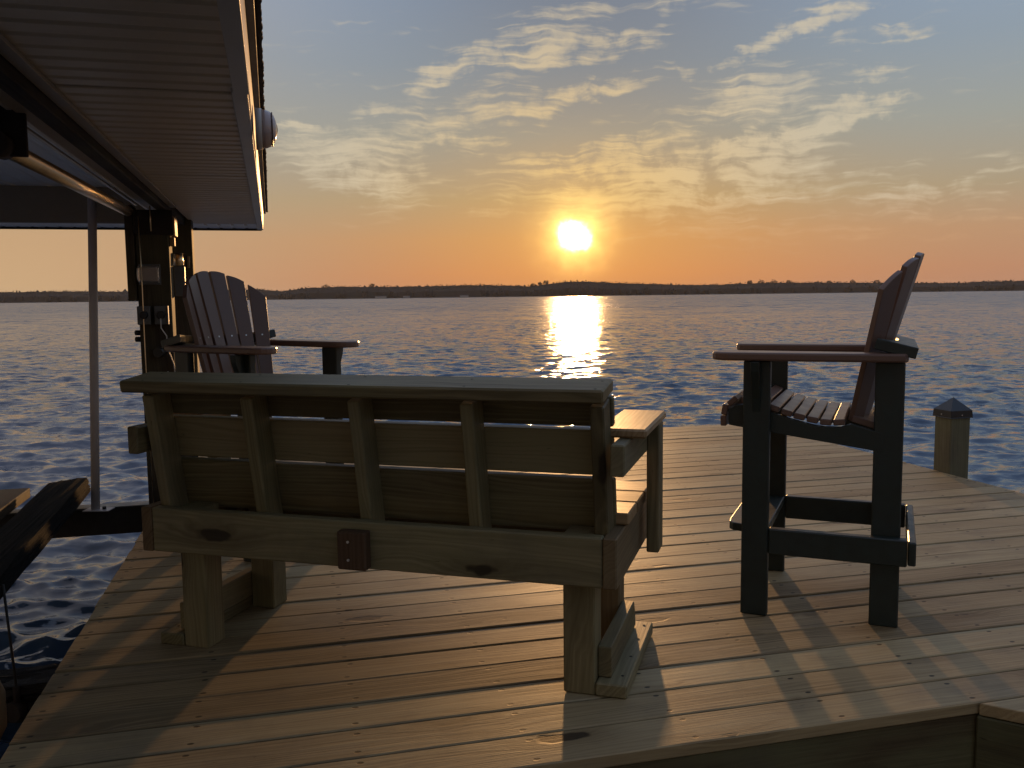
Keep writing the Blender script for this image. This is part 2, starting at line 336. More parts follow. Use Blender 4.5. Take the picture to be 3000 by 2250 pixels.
# ------------------------------------------------------------------ water
WZ = -0.80
def build_water():
    fine = np.linspace(R(-48), R(48), 820); rest = np.linspace(R(48), R(312), 61)[1:-1]
    th = np.concatenate([fine, rest]); n = len(th)
    r1 = 1.2 * (1.0056 ** np.arange(0, 1020)); r2 = np.geomspace(r1[-1] * 1.05, 3000, 40)
    r = np.concatenate([r1, r2]); m = len(r)
    dr = np.gradient(r)
    RR, TT = np.meshgrid(r, th, indexing='ij'); X = RR * np.sin(TT); Y = RR * np.cos(TT)
    DR = np.repeat(dr[:, None], n, 1); wide = (np.abs(((TT + PI) % (2 * PI)) - PI) > R(48.5))
    Z = np.zeros_like(X); DX = np.zeros_like(X); DY = np.zeros_like(X)
    K = 110
    lam = np.exp(rng.uniform(np.log(.10), np.log(2.0), K)); lam.sort()
    ang = R(100) + rng.normal(0, R(34), K)      # travelling towards the viewer, a little from the left
    amp = .0128 * lam * (1 + (lam / .36) ** 2) ** -.66 * rng.uniform(.5, 1.3, K)
    for l, a, q, ph in zip(lam, ang, amp, rng.uniform(0, 2 * PI, K)):
        k = 2 * PI / l; cx, sx = math.cos(a), math.sin(a)
        arg = k * (X * cx + Y * sx) + ph
        fade = np.clip((l / (DR * 2.2) - 1) / 1.2, 0, 1) * np.clip((l / (RR * .0041 * 2.2) - 1), 0, 1)
        fade[wide] = 0
        c, s = np.cos(arg), np.sin(arg)
        Z += q * fade * c; DX -= q * .9 * fade * cx * s; DY -= q * .9 * fade * sx * s
    X = X + DX; Y = Y + DY
    v = np.stack([X, Y, WZ + Z], -1).reshape(-1, 3)
    i = np.arange(m - 1)[:, None] * n; j = np.arange(n)[None, :]; j2 = (j + 1) % n
    F = np.stack([i + j, i + j2, i + n + j2, i + n + j], -1).reshape(-1, 4)[:, ::-1]
    v = np.vstack([v, [[0, 0, WZ]]]); ci = len(v) - 1
    me = bpy.data.meshes.new('water')
    me.vertices.add(len(v)); me.vertices.foreach_set('co', v.astype(np.float32).ravel())
    tri = np.stack([np.full(n, ci), (np.arange(n) + 1) % n, np.arange(n)], -1)[:, ::-1]
    nl = F.size + tri.size
    me.loops.add(nl); me.loops.foreach_set('vertex_index', np.concatenate([F.ravel(), tri.ravel()]).astype(np.int32))
    nf = len(F) + n; me.polygons.add(nf)
    st_ = np.concatenate([np.arange(len(F)) * 4, len(F) * 4 + np.arange(n) * 3]); me.polygons.foreach_set('loop_start', st_.astype(np.int32))
    me.update(calc_edges=True); me.validate(); me.polygons.foreach_set('use_smooth', np.ones(len(me.polygons), bool))
    m_, g, b = mat('water')
    geo = g.n('ShaderNodeNewGeometry'); P = geo.outputs['Position']
    dist = g.v('LENGTH', P, None, 1)
    mpw = g.n('ShaderNodeMapping'); g.put(mpw.inputs[0], P); mpw.inputs['Rotation'].default_value = (0, 0, R(-8)); mpw.inputs['Scale'].default_value = (.55, 1.0, 1)
    half = (.5, .5, .5)
    def slope(scale, det, k, dist_=.3):
        return g.v('SCALE', g.v('SUBTRACT', g.noise(mpw.outputs[0], scale, det, .55, dist_, 1), half), k)
    nearw = g.mapr(dist, 3.0, 26.0, 0.22, 1.0, True); farw = g.mapr(dist, 20.0, 160.0, 0.0, 1.0, True)
    lane = g.mapr(g.noise(g.v('MULTIPLY', P, (.006, .022, .0)), 1.0, 4, .6, .5), .36, .64, .45, 1.35, True)
    sl_ = g.v('ADD', slope(14.0, 4, .55), g.v('ADD', g.v('SCALE', slope(5.0, 3, 1.9), nearw), g.v('SCALE', g.v('ADD', slope(1.1, 4, 2.4), slope(.22, 3, 1.1)), g.m('MULTIPLY', farw, lane))))
    sx_, sy_ = g.sep(sl_)[:2]
    nv = g.v('NORMALIZE', g.v('ADD', geo.outputs['Normal'], g.xyz(g.m('MULTIPLY', sx_, .55), sy_, 0.0)))
    g.put(b.inputs['Normal'], nv)
    b.inputs['Base Color'].default_value = (.058, .092, .145, 1); b.inputs['IOR'].default_value = 1.333
    g.put(b.inputs['Roughness'], g.mapr(g.m('LOGARITHM', dist, 10.0), 1.05, 2.3, .06, .24))
    o = link('water', me, m_); tag(o, 'dark blue rippled lake water catching the sunset', kind='structure')
build_water()
bot = link('lake_bed', boxmesh(6000, 6000, .5, 0), plain('lake_bed_mud', (.03, .028, .02), .9), None, Matrix.Translation((0, 0, -1.75 - .25)))
tag(bot, 'dark muddy lake bed under the water', kind='structure')

# ------------------------------------------------------------------ far shore
SH = 1400.0
def shore_h(px):
    xs = [-3000, -1200, 0, 200, 380, 760, 830, 900, 1000, 1200, 1400, 1500, 1560, 1600, 1660, 1720, 1800, 1900, 2000, 2100, 2200, 2300, 2400, 2500, 2600, 2700, 2800, 2900, 3000, 4200, 6000]
    hs = [26, 26, 27, 28, 25, 28, 21, 30, 33, 31, 34, 31, 28, 34, 41, 41, 36, 31, 27, 26, 29, 30, 28, 27, 26, 23, 22, 25, 25, 24, 24]
    return np.interp(px, xs, hs) * 1.13 * SH / F_PX
def shore_y(x): return SH + 60 * math.sin(x / 420 + 1) - .03 * abs(x)
def build_shore():
    # land strip
    bm = bmesh.new(); rows = []
    for i in range(241):
        x = -2300 + 4600 * i / 240; y = shore_y(x) ; hh = float(shore_h(1500 + x / SH * F_PX))
        rows.append([bm.verts.new((x, y - 6, WZ - 1.5)), bm.verts.new((x, y, WZ + .6)), bm.verts.new((x, y + 40, WZ + 2 + hh * .2)), bm.verts.new((x, y + 160, WZ + hh * .45)), bm.verts.new((x, y + 420, WZ + hh * .5))])
    for a, b in zip(rows, rows[1:]):
        for k in range(4): bm.faces.new((a[k], b[k], b[k + 1], a[k + 1]))
    bmesh.ops.recalc_face_normals(bm, faces=bm.faces)
    me = bpy.data.meshes.new('far_shore'); bm.to_mesh(me); bm.free()
    tag(link('far_shore', me, plain('shore_soil', (.05, .042, .03), .9, 0, .4, .05)), 'low dark land across the lake', kind='structure')
    # woods
    ico = bmesh.new(); bmesh.ops.create_icosphere(ico, subdivisions=1, radius=1.0)
    iv = np.array([v.co[:] for v in ico.verts]); ifc = np.array([[v.index for v in f.verts] for f in ico.faces]); ico.free()
    V = []; Fc = []; base = 0
    N = 5200
    xs = rng.uniform(-2250, 2250, N); dd = rng.uniform(0, 1, N) ** 1.3
    for x, d in zip(xs, dd):
        y = shore_y(x) + 4 + 150 * d
        top = WZ + 2.2 + float(shore_h(1500 + x / y * F_PX)) * (.50 + .47 * d ** .6) + rng.normal(0, .55)
        r = rng.uniform(2.2, 5.2); hz = rng.uniform(1.0, 1.7) * r
        q = iv * (1 + rng.normal(0, .22, (len(iv), 1)))
        V.append(q * [r, r, hz] + [x, y, top - hz]); Fc.append(ifc + base); base += len(iv)
        if d < .5:
            V.append(iv * [r * 1.2, r, top * .45] + [x, y, top * .35]); Fc.append(ifc + base); base += len(iv)
    n_ = 700; rx = np.linspace(-2300, 2300, n_); rr = []
    for lay, (dy, fr_) in enumerate(((8, .62), (70, .84), (140, .93))):
        b0_ = base
        for x in rx:
            y = shore_y(x) + dy; top = WZ + 2.2 + float(shore_h(1500 + x / y * F_PX)) * fr_ + rng.normal(0, .35)
            rr += [(x, y - 4, WZ), (x, y, top * .7), (x, y + 5, top)]
        for i in range(n_ - 1):
            for k in range(2): a_ = b0_ + i * 3 + k; Fc.append(np.array([[a_, a_ + 3, a_ + 4], [a_, a_ + 4, a_ + 1]]))
        base += n_ * 3
    V.append(np.array(rr))
    # ragged twigs standing above the crowns
    tv = []; tf = []
    for _ in range(5000):
        x = rng.uniform(-1500, 1500); y = shore_y(x) + rng.uniform(60, 150); top = WZ + 2.2 + float(shore_h(1500 + x / y * F_PX)) * .95
        z = top + rng.uniform(-3.5, 1.0); s = rng.uniform(.5, 1.5); a = rng.uniform(0, PI)
        c, d = math.cos(a) * s, math.sin(a) * s * .7
        tv += [(x - c, y, z - d * .3), (x + c, y, z + d * .3), (x + rng.normal(0, .4), y + .2, z + s)]; k = base + len(tv) - 3; tf.append((k, k + 1, k + 2))
    V = np.vstack(V + [np.array(tv)]); F = [tuple(f) for q in Fc for f in q] + tf
    me = bpy.data.meshes.new('shore_woods'); me.from_pydata(V.tolist(), [], F); me.update()
    fol = plain('winter_foliage', (.028, .026, .024), .9, 0, .5, .08)
    tag(link('shore_woods', me, fol), 'hazy dark wood all along the far shore', 'woods', kind='stuff')
    # single trees that stand clear of the mass
    bark = plain('tree_bark', (.03, .025, .02), .9)
    spots = [(1567, 36, 7, 'round tree on the skyline left of the low hill under the sun'), (1588, 33, 4, 'thin tree beside the round tree left of the low hill'), (1606, 40, 6, 'tree at the foot of the hill below the sun'), (2216, 36, 5, 'leftmost tall tree of the row right of centre'),
             (2250, 38, 7, 'broad flat topped tree in the row right of centre'), (2286, 37, 7, 'second broad tree in the row right of centre'), (2330, 35, 5, 'lower tree at the right end of the row right of centre'), (2445, 33, 5, 'small tree between the row and the tall chair'),
             (2512, 37, 6, 'round crowned lone tree left of the tall chair back'), (2580, 38, 6, 'round crowned lone tree touching the tall chair back'), (960, 38, 7, 'tree on the skyline right of the fan backed chair'), (1090, 38, 6, 'tree on the skyline above the far boathouse')]
    for px, hp, cw, lab in spots:
        x = (px - 1500) / F_PX * (SH + 90); y = shore_y(x) + 90; hh = hp * y / F_PX
        t = empty('shore_tree', (x, y, WZ + 2), label=lab, cat='tree', group='single trees on the far shore')
        hh = float(shore_h(px)) * y / SH * 1.0 + 3.4 * (hp / 37) ** 3 - 1.5; cw *= 1.5; tube('trunk', [(0, 0, 0), (.4, 0, hh * .5), (.2, 0, hh * .9)], [.5, .35, .12], bark, t, 6)
        bm = bmesh.new()
        for k in range(240):
            u = rng.normal(0, 1, 3); u /= np.linalg.norm(u); u *= rng.uniform(.35, 1) ** .5
            c = np.array([u[0] * cw * .55, u[1] * cw * .5, hh - cw * .45 + u[2] * cw * .42]); s = rng.uniform(.35, .9)
            q = [bm.verts.new(c + rng.normal(0, s, 3)) for _ in range(3)]; bm.faces.new(q)
        me = bpy.data.meshes.new('crown'); bm.to_mesh(me); bm.free(); link('crown', me, fol, t)
    # tiny houses and boathouses
    wl = plain('house_wall', (.5, .48, .45), .7); rf = plain('house_roof', (.10, .09, .085), .8)
    for px, wd, hgt, lab in [(939, 7, 7, 'tiny pale house high among the trees beside the fan backed chair'), (1115, 17, 3.2, 'long low pale boathouse at the water edge across the lake'), (1190, 10, 3, 'smaller pale boathouse right of the long low one across the lake'), (1360, 13, 3, 'low boathouse across the lake left of the sun'), (800, 12, 5, 'pale house on the far shore just right of the fan backed chair')]:
        x = (px - 1500) / F_PX * SH; y = shore_y(x) - (3 if hgt < 4 else -14); zb = WZ + (.8 if hgt < 4 else 3)
        if px == 939: y += 60; zb = WZ + 9
        t = empty('shore_house', (x, y, zb), label=lab, cat='house', group='buildings on the far shore')
        bar('wall', -wd / 2, wd / 2, -3, 3, 0, hgt * .62, wl, t, 0)
        prism('roof', [(-3.6, hgt * .62), (3.6, hgt * .62), (0, hgt)], wd + 1, rf, t, Matrix(((0, 0, 1, -wd / 2 - .5), (1, 0, 0, 0), (0, 1, 0, 0), (0, 0, 0, 1))), 0)
build_shore()

# ------------------------------------------------------------------ haze
m = bpy.data.materials.new('haze'); m.use_nodes = True; m.node_tree.nodes.clear(); g = G(m.node_tree)
pv = g.n('ShaderNodeVolumePrincipled'); pv.inputs['Color'].default_value = (.95, .93, .92, 1); pv.inputs['Density'].default_value = .00004; pv.inputs['Anisotropy'].default_value = .25
o_ = g.n('ShaderNodeOutputMaterial'); m.node_tree.links.new(pv.outputs[0], o_.inputs['Volume'])
hz = link('haze', boxmesh(6600, 6600, 42.5, 0), m, None, Matrix.Translation((0, 0, 36 - 21.25 + 1.0 - 3.2 + .3)))
tag(hz, 'thin evening haze over the lake', kind='stuff')

# ------------------------------------------------------------------ deck
DY = .2435
deck = empty('deck', (0, 0, 0), DY); tag(deck, 'wooden deck platform', kind='structure')
PITCHB = .148; A0, A1, B0, B1 = -.712, 3.83, 1.935, 6.82
nb = int(round((B1 - B0) / PITCHB))
for i in range(nb):
    b0 = B0 + i * PITCHB + random.uniform(-.001, .001); gap = random.uniform(.005, .012)
    L0 = A0 + random.uniform(-.004, .004); L1 = A1 + random.uniform(-.005, .005)
    o = link('deck_board', boxmesh(A1 - A0, .1395, .034, .0032), M['deck'], deck,
             Matrix.Translation(((L0 + L1) / 2, b0 + gap / 2 + .07, -.017 + random.uniform(-.0012, .0012))) @ Matrix.Rotation(random.uniform(-.0009, .0009), 4, 'Z') @ Matrix.Rotation(random.uniform(-.003, .003), 4, 'X') @ Matrix.Rotation(PI * random.choice((0, 1)), 4, 'Z'))
    o.scale.y = (PITCHB - gap) / .1395
# boards of the clipped corner in front
for i in range(3):
    b0 = B0 - (i + 1) * PITCHB
    a0 = 1.752 + (i) * PITCHB; a1 = a0 + .141
    prism('deck_board', [(a0 + .004, b0 + .1435), (A1, b0 + .1435), (A1, b0), (a1 + .004, b0)], -.034, M['deck'], deck, None, .003)
# rim joists, seen under the near edge
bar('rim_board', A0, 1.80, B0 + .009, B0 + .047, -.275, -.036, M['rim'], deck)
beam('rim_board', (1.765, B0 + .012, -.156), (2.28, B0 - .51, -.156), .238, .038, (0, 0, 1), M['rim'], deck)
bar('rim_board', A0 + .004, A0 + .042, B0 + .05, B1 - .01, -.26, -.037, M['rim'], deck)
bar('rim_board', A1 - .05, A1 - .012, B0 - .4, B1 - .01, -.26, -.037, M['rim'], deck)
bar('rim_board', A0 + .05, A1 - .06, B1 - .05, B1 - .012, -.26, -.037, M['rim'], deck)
for k in range(11):
    a = A0 + .25 + k * .406
    if a < A1 - .1: bar('joist', a, a + .038, B0 + .048, B1 - .06, -.23, -.037, M['rim'], deck)
# lower dock the photographer stands on
dock = empty('lower_dock', (0, 0, 0), DY); tag(dock, 'lower dock walkway', kind='structure')
for i in range(22):
    b1 = B0 - .08 - i * .148
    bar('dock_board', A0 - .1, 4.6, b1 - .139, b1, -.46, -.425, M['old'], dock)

# pilings that carry the deck (only the two outer corners show a sliver)
def piling(a, b, z1, label, rad=.11):
    p = frame(DY) @ Vector((a, b, 0))
    o = tube('piling', [(0, 0, -1.3), (0, 0, z1 * .5), (0, 0, z1)], rad, M['old'], None, 14); o.location = (p.x, p.y, 0)
    return tag(o, label, 'piling')

# ------------------------------------------------------------------ mooring post with cap
t = empty('mooring_post', (frame(DY) @ Vector((3.905, 4.60, 0))), DY, label='square timber mooring post with a dark pyramid cap at the right deck edge', cat='post')
hw = .07
bar('post', -hw, hw, -hw, hw, -1.3, .372, M['mooring'], t, .006)
bm = bmesh.new(); hc = .0765
rows = [[bm.verts.new((sx * r_, sy * r_, z)) for sx, sy in ((-1, -1), (1, -1), (1, 1), (-1, 1))] for r_, z in ((hc + .003, .333), (hc + .001, .337), (hc - .001, .378))]
top = bm.verts.new((0, 0, .452))
for q, s in zip(rows, rows[1:]):
    for k in range(4): bm.faces.new((q[k], q[(k + 1) % 4], s[(k + 1) % 4], s[k]))
for k in range(4): bm.faces.new((rows[2][k], rows[2][(k + 1) % 4], top))
bm.faces.new(rows[0][::-1]); me = bpy.data.meshes.new('post_cap'); bm.to_mesh(me); bm.free()
pc = link('post_cap', me, M['cap'], t)
for a in range(4):
    v = Matrix.Rotation(a * PI / 2, 4, 'Z') @ Vector((0, -hc - .001, .352))
    w_ = Matrix.Rotation(a * PI / 2, 4, 'Z') @ Vector((0, -hc - .005, .352))
    tube('screw', [v, w_], .0036, M['bolt'], pc, 8)

# ------------------------------------------------------------------ bench
bench = empty('bench', (.133, 2.395, 0), R(-17), label='long wooden bench seen from behind with slatted back and flat top rail', cat='bench')
W_ = M['bench']
def bb(name, s0, s1, t0, t1, z0, z1, m=W_, **k): return bar(name, -s0, -s1, t0, t1, z0, z1, m, bench, **k)
for s0 in (-.089, 1.150):
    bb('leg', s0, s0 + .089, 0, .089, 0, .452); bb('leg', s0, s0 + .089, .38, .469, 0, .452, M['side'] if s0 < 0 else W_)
bb('rear_rail', -.117, 1.306, -.040, -.002, .317, .455)
bb('front_rail', -.117, 1.306, .472, .510, .317, .455)
for s0 in (-.157, 1.307):
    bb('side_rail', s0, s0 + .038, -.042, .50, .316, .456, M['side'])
for s0, s1 in ((-.178, -.0905), (1.2405, 1.328)):
    bb('foot_plate', s0, s1, -.004, .495, .001, .039)
# uprights on edge on the feet, clipped at the front end
for s0, rt in ((-.1285, 1), (1.2405, 1)):
    prism('foot_block', [(.035, .0405), (.455, .0405), (.447, .085), (.425, .128), (.035, .128)], .038, W_, bench, Matrix(((0, 0, -1, -s0), (1, 0, 0, 0), (0, 1, 0, 0), (0, 0, 0, 1))), .003)
lean = .178                                   # back tilt (dt/dz)
def tb(z, off=0.0): return .005 - (z - .455) * lean + off
for sc in (-.107, .254, .593, .943, 1.288):
    p0 = Vector((-sc, tb(.34, .0445), .34)); p1 = Vector((-sc, tb(.815, .0445), .815))
    beam('upright', p0, p1, .089, .038, (0, 1, 0), W_, bench)
for z0, z1 in ((.7425, .826), (.602, .7335), (.434, .5935)):
    zc = (z0 + z1) / 2
    p = Vector((0, tb(zc, .089 + .0155), zc)); up = Vector((0, -lean, 1)).normalized()
    sl0 = -.130 if z0 < .7 else -.133
    beam('back_slat', p + Vector((-sl0, 0, 0)), p + Vector((-1.312, 0, 0)), z1 - z0, .027, up, W_, bench)
# flat cap rail on top, its plane square to the leaning back
cap_c = Vector((0, -.02, .846)); ydir = Vector((0, 1, .125)).normalized()
o = beam('top_rail', cap_c + Vector((.131, 0, 0)), cap_c + Vector((-1.358, 0, 0)), .145, .036, ydir, W_, bench, .005)
M['hole'] = plain('dark_hole', (.01, .008, .006), .8)
for sc in (-.107, .254, .593, .943, 1.288):
    for yy in (-.075 + random.uniform(-.006, .006), .02 + random.uniform(-.006, .006)):
        zt = .846 + (yy + .02) * .125 + .0178; xs = -sc + random.uniform(-.012, .012)
        tube('screw', [(xs, yy, zt - .002), (xs, yy, zt + .0006)], .0042, M['hole'], bench, 8)
for s0 in (-.155, 1.305):
    for yy in (.06, .20, .34, .46): tube('screw', [(-s0, yy, .0375), (-s0, yy, .0397)], .0045, M['hole'], bench, 8)
for yy in (.09, .41): tube('screw', [(.1275, yy, .085), (.1283, yy, .085)], .0055, M['hole'], bench, 8)
# seat boards
for t0 in (.098, .246, .393):
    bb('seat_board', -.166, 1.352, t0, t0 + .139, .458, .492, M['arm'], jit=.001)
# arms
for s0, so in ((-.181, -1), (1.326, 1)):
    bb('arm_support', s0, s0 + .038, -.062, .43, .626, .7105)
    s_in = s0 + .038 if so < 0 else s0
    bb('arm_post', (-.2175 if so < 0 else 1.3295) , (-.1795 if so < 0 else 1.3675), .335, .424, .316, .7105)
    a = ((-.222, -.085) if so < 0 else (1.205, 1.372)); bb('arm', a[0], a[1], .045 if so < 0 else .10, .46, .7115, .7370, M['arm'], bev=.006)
# offcut bolted on the rear rail, end grain out
blk = bb('rail_block', .556, .646, -.0785, -.0415, .322, .434, M['red_end'])
for z in (.352, .405): tube('screw', [(-.61, -.0787, z), (-.61, -.082, z)], .004, M['bolt'], bench, 8)

# ------------------------------------------------------------------ tall chairs
def slat_pts(wb, wt, h, hl, hr):
    n = 6; top = [(-wt / 2 + wt * k / n, hl + (hr - hl) * (k / n) + .005 * math.sin(PI * k / n)) for k in range(n + 1)]
    return [(-wb / 2, 0), (wb / 2, 0)] + top[::-1]
def make_chair(lab):
    ch = empty('tall_chair', label=lab, cat='chair', group='tall fan backed deck chairs')
    BR, GR = M['brown'], M['green']; W = .56
    for t0 in (0, W - .035): bar('leg', 0, .088, t0, t0 + .035, 0, .873, GR, ch)
    for t0 in (.037, W - .072): bar('leg', .410, .499, t0, t0 + .035, 0, .873, GR, ch)
    for t0 in (0, W - .035):
        bar('lower_rail', .0895, .520, t0, t0 + .035, .217, .305, GR, ch)
        # flared bracket under the arm
        sg = -1 if t0 == 0 else 1; tt = t0 if t0 == 0 else t0 + .035
        prism('arm_bracket', [(0, .872), (.052, .872), (.047, .84), (.028, .79), (.008, .745), (0, .70)], .028, GR, ch, Matrix(((0, 0, 1, .03), (sg, 0, 0, tt + sg * .0005), (0, 1, 0, 0), (0, 0, 0, 1))), .002)
    bar('rear_rail', .5215, .546, .0, W, .222, .300, GR, ch)
    # foot rest with rounded front corners
    pts = [(.086, .037), (.086, W - .037), (-.0, W - .037), (-.035, W - .045), (-.05, W - .065), (-.055, W - .1), (-.055, .1), (-.05, .065), (-.035, .045), (0, .037)]
    prism('foot_rest', pts, .028, GR, ch, Matrix.Translation((0, 0, .277)), .004)
    # sloping seat rails
    prof = [(-.052, .648), (-.056, .70), (-.03, .717), (.01, .722), (.055, .711), (.10, .694), (.14, .680), (.18, .670), (.22, .660), (.26, .655), (.31, .656), (.34, .668), (.44, .641), (.44, .578), (.396, .586), (.14, .621)]
    for t0 in (.0365, W - .0365 - .024): prism('seat_rail', prof, .024, GR, ch, Matrix(((1, 0, 0, 0), (0, 0, 1, t0), (0, 1, 0, 0), (0, 0, 0, 1))), .002)
    sl = [(-.070, .662, 92), (-.066, .700, 80), (-.040, .731, 42), (.008, .737, 4), (.056, .727, -19), (.097, .711, -18), (.138, .697, -15), (.179, .686, -12), (.221, .677, -9), (.263, .671, -3), (.304, .672, 6)]
    for s, z, a in sl:
        th = R(a); X = Vector((math.cos(th), 0, math.sin(th)))
        beam('seat_slat', (s, .031, z), (s, W - .031, z), .036, .020, X, BR, ch, .003)
    beam('rear_seat_board', (.389, .0725, .667), (.389, W - .0725, .667), .098, .021, (math.cos(R(-16)), 0, math.sin(R(-16))), BR, ch, .003)
    # fan back: slats curve forward towards the sides
    for k in range(6):
        sg = 1 if k > 2.5 else -1; q = int(abs(k - 2.5))
        tbm = W / 2 + sg * (.033, .098, .160)[q]; ttp = W / 2 + sg * (.043, .126, .203)[q]
        sb = .368 + (0, -.008, -.024)[q]; sb_z = .672; htop = (1.222, 1.195, 1.137)[q]
        st = .5225 + (0, -.022, -.066)[q] - (1.214 - htop) * .22
        P0 = Vector((sb, tbm, sb_z)); P1 = Vector((st, ttp, htop)); Y = (P1 - P0); L = Y.length; Y.normalize()
        th = R((8, 22, 35)[q]) * sg; lat = Vector((-math.sin(th), math.cos(th), 0)); lat = (lat - lat.dot(Y) * Y).normalized(); Z = lat.cross(Y)
        e = (.006, .017, .032)[q] * sg; hl, hr = L + e, L - e
        mx = Matrix(((lat.x, Y.x, Z.x, P0.x), (lat.y, Y.y, Z.y, P0.y), (lat.z, Y.z, Z.z, P0.z), (0, 0, 0, 1)))
        s_ = prism('back_slat', slat_pts(.056, .077, L, hl, hr), .020, BR, ch, mx, .0025)
        tube('screw', [(0, (.93 - sb_z) / (htop - sb_z) * L, .0195 if Z.x < 0 else .0005), (0, (.93 - sb_z) / (htop - sb_z) * L, .0215 if Z.x < 0 else -.0015)], .004, M['bolt'], s_, 8)
    # brace behind the back
    pts = [(.530, -.002), (.530, W + .002)] + [(.474 - .070 * ((t_ - W / 2) / (W / 2)) ** 2, t_) for t_ in [W + .002 - (W + .004) * k / 12 for k in range(13)]]
    cA, sA = math.cos(R(14)), math.sin(R(14))
    prism('back_brace', pts, .036, GR, ch, Matrix(((cA, 0, sA, .012), (0, 1, 0, 0), (-sA, 0, cA, 1.014), (0, 0, 0, 1))), .003)
    # arms, outline seen from above
    def arm(c, sgn):
        out = []
        for k in range(9):
            a = PI / 2 + PI * k / 8; out.append((-.045 + .062 * math.cos(a), .064 * math.sin(a)))
        body = [(.20, -.062), (.34, -.052), (.46, -.042), (.497, -.036), (.507, -.02), (.507, .02), (.497, .036), (.40, .040), (.20, .052)]
        pts = [(x, c + y * sgn) for x, y in out + body]
        prism('arm', pts, .028, BR, ch, Matrix.Translation((0, 0, .8745)), .007)
    arm(.022, 1); arm(W - .022, -1)
    return ch
ch1 = make_chair('tall brown and green chair at the right, seen side on, facing left')
ch1.location = (.777, 2.995, 0); ch1.rotation_euler = (0, 0, R(-23))
def copy_tree(o, parent=None):
    c = o.copy(); C.objects.link(c); c.parent = parent
    for k in list(o.children): copy_tree(k, c)
    return c
ch2 = copy_tree(ch1)
ch2['label'] = 'tall brown and green chair behind the bench, its fan back beside the piling'
ang = R(150); off = Matrix.Rotation(ang, 4, 'Z') @ Vector((-.10, .28, 0))
ch2.location = (-.838 - off.x, 3.826 - off.y, 0); ch2.rotation_euler = (0, 0, ang)

# ------------------------------------------------------------------ boathouse
RY = .261
roof = empty('boathouse_roof', (0, 0, 0), RY, label='boathouse roof with grooved vinyl soffit, white fascia and shingle edge overhead', cat='roof')
def rb(name, a0, a1, b0, b1, z0, z1, m, parent=roof, **k): return bar(name, a0, a1, b0, b1, z0, z1, m, parent, **k)
NB = -1.2
# soffit panels, each of three V-grooved courses
def soffit_mesh(length, n, c):
    bm = bmesh.new(); prof = []
    for k in range(n):
        o0 = k * c; prof += [(o0, .0035), (o0 + .012, .000), (o0 + c - .022, .001), (o0 + c - .006, .0045)]
    prof.append((n * c - .001, .0035)); a = [bm.verts.new((0, y, z)) for y, z in prof]; b = [bm.verts.new((length, y, z)) for y, z in prof]
    for i in range(len(prof) - 1): bm.faces.new((a[i], a[i + 1], b[i + 1], b[i]))
    a2 = bm.verts.new((0, 0, .014)); a3 = bm.verts.new((0, n * c - .001, .014)); b2 = bm.verts.new((length, 0, .014)); b3 = bm.verts.new((length, n * c - .001, .014))
    bm.faces.new((a2, b2, b3, a3)); bmesh.ops.recalc_face_normals(bm, faces=bm.faces)
    me = bpy.data.meshes.new('soffit_panel'); bm.to_mesh(me); bm.free(); return me
sm = soffit_mesh(.485, 3, .101); sm2 = soffit_mesh(.50, 3, .101)
b = NB
while b < 7.30:
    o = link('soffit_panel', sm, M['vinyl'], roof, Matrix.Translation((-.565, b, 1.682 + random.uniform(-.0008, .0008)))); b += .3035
# gable end soffit panels running the other way
for k in range(15):
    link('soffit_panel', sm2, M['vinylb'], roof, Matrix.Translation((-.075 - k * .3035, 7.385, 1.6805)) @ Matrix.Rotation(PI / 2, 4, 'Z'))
# eave trim in three lengths, a little out of line where they lap
rb('eave_trim', -.085, -.040, 2.665, 7.30, 1.670, 1.684, M['vinylw'], bev=.002)
rb('eave_trim', -.079, -.036, NB, 2.675, 1.667, 1.6695, M['vinylw'], bev=.001)
rb('eave_trim', -.087, -.039, 7.301, 7.885, 1.671, 1.684, M['vinylw'], bev=.002)
# fascia, slightly bowed metal
bm = bmesh.new(); rows = []
for i in range(61):
    bq = NB + (7.885 - NB) * i / 60; wob = .0016 * math.sin(bq * 2.3) + .001 * math.sin(bq * 5.1 + 1) - .007
    rows.append([bm.verts.new((-.030 + wob, bq, 1.686)), bm.verts.new((-.033 + wob * .4, bq, 1.745)), bm.verts.new((-.034, bq, 1.812)), bm.verts.new((-.045, bq, 1.812)), bm.verts.new((-.045, bq, 1.686))])
for p, q in zip(rows, rows[1:]):
    for k in range(5): bm.faces.new((p[k], q[k], q[(k + 1) % 5], p[(k + 1) % 5]))
bmesh.ops.recalc_face_normals(bm, faces=bm.faces); me = bpy.data.meshes.new('fascia'); bm.to_mesh(me); bm.free(); link('fascia', me, plain('fascia_shade_grey', (.24, .225, .21), .45, 0, .1, 4), roof)  # half-tone copy of the white trim, shade put into its colour
rb('gable_fascia', -4.6, -.050, 7.872, 7.885, 1.664, 1.812, M['steel'], bev=.001)
rb('sheathing', -.60, -.012, NB, 7.98, 1.8145, 1.826, M['dripedge'], bev=.001)
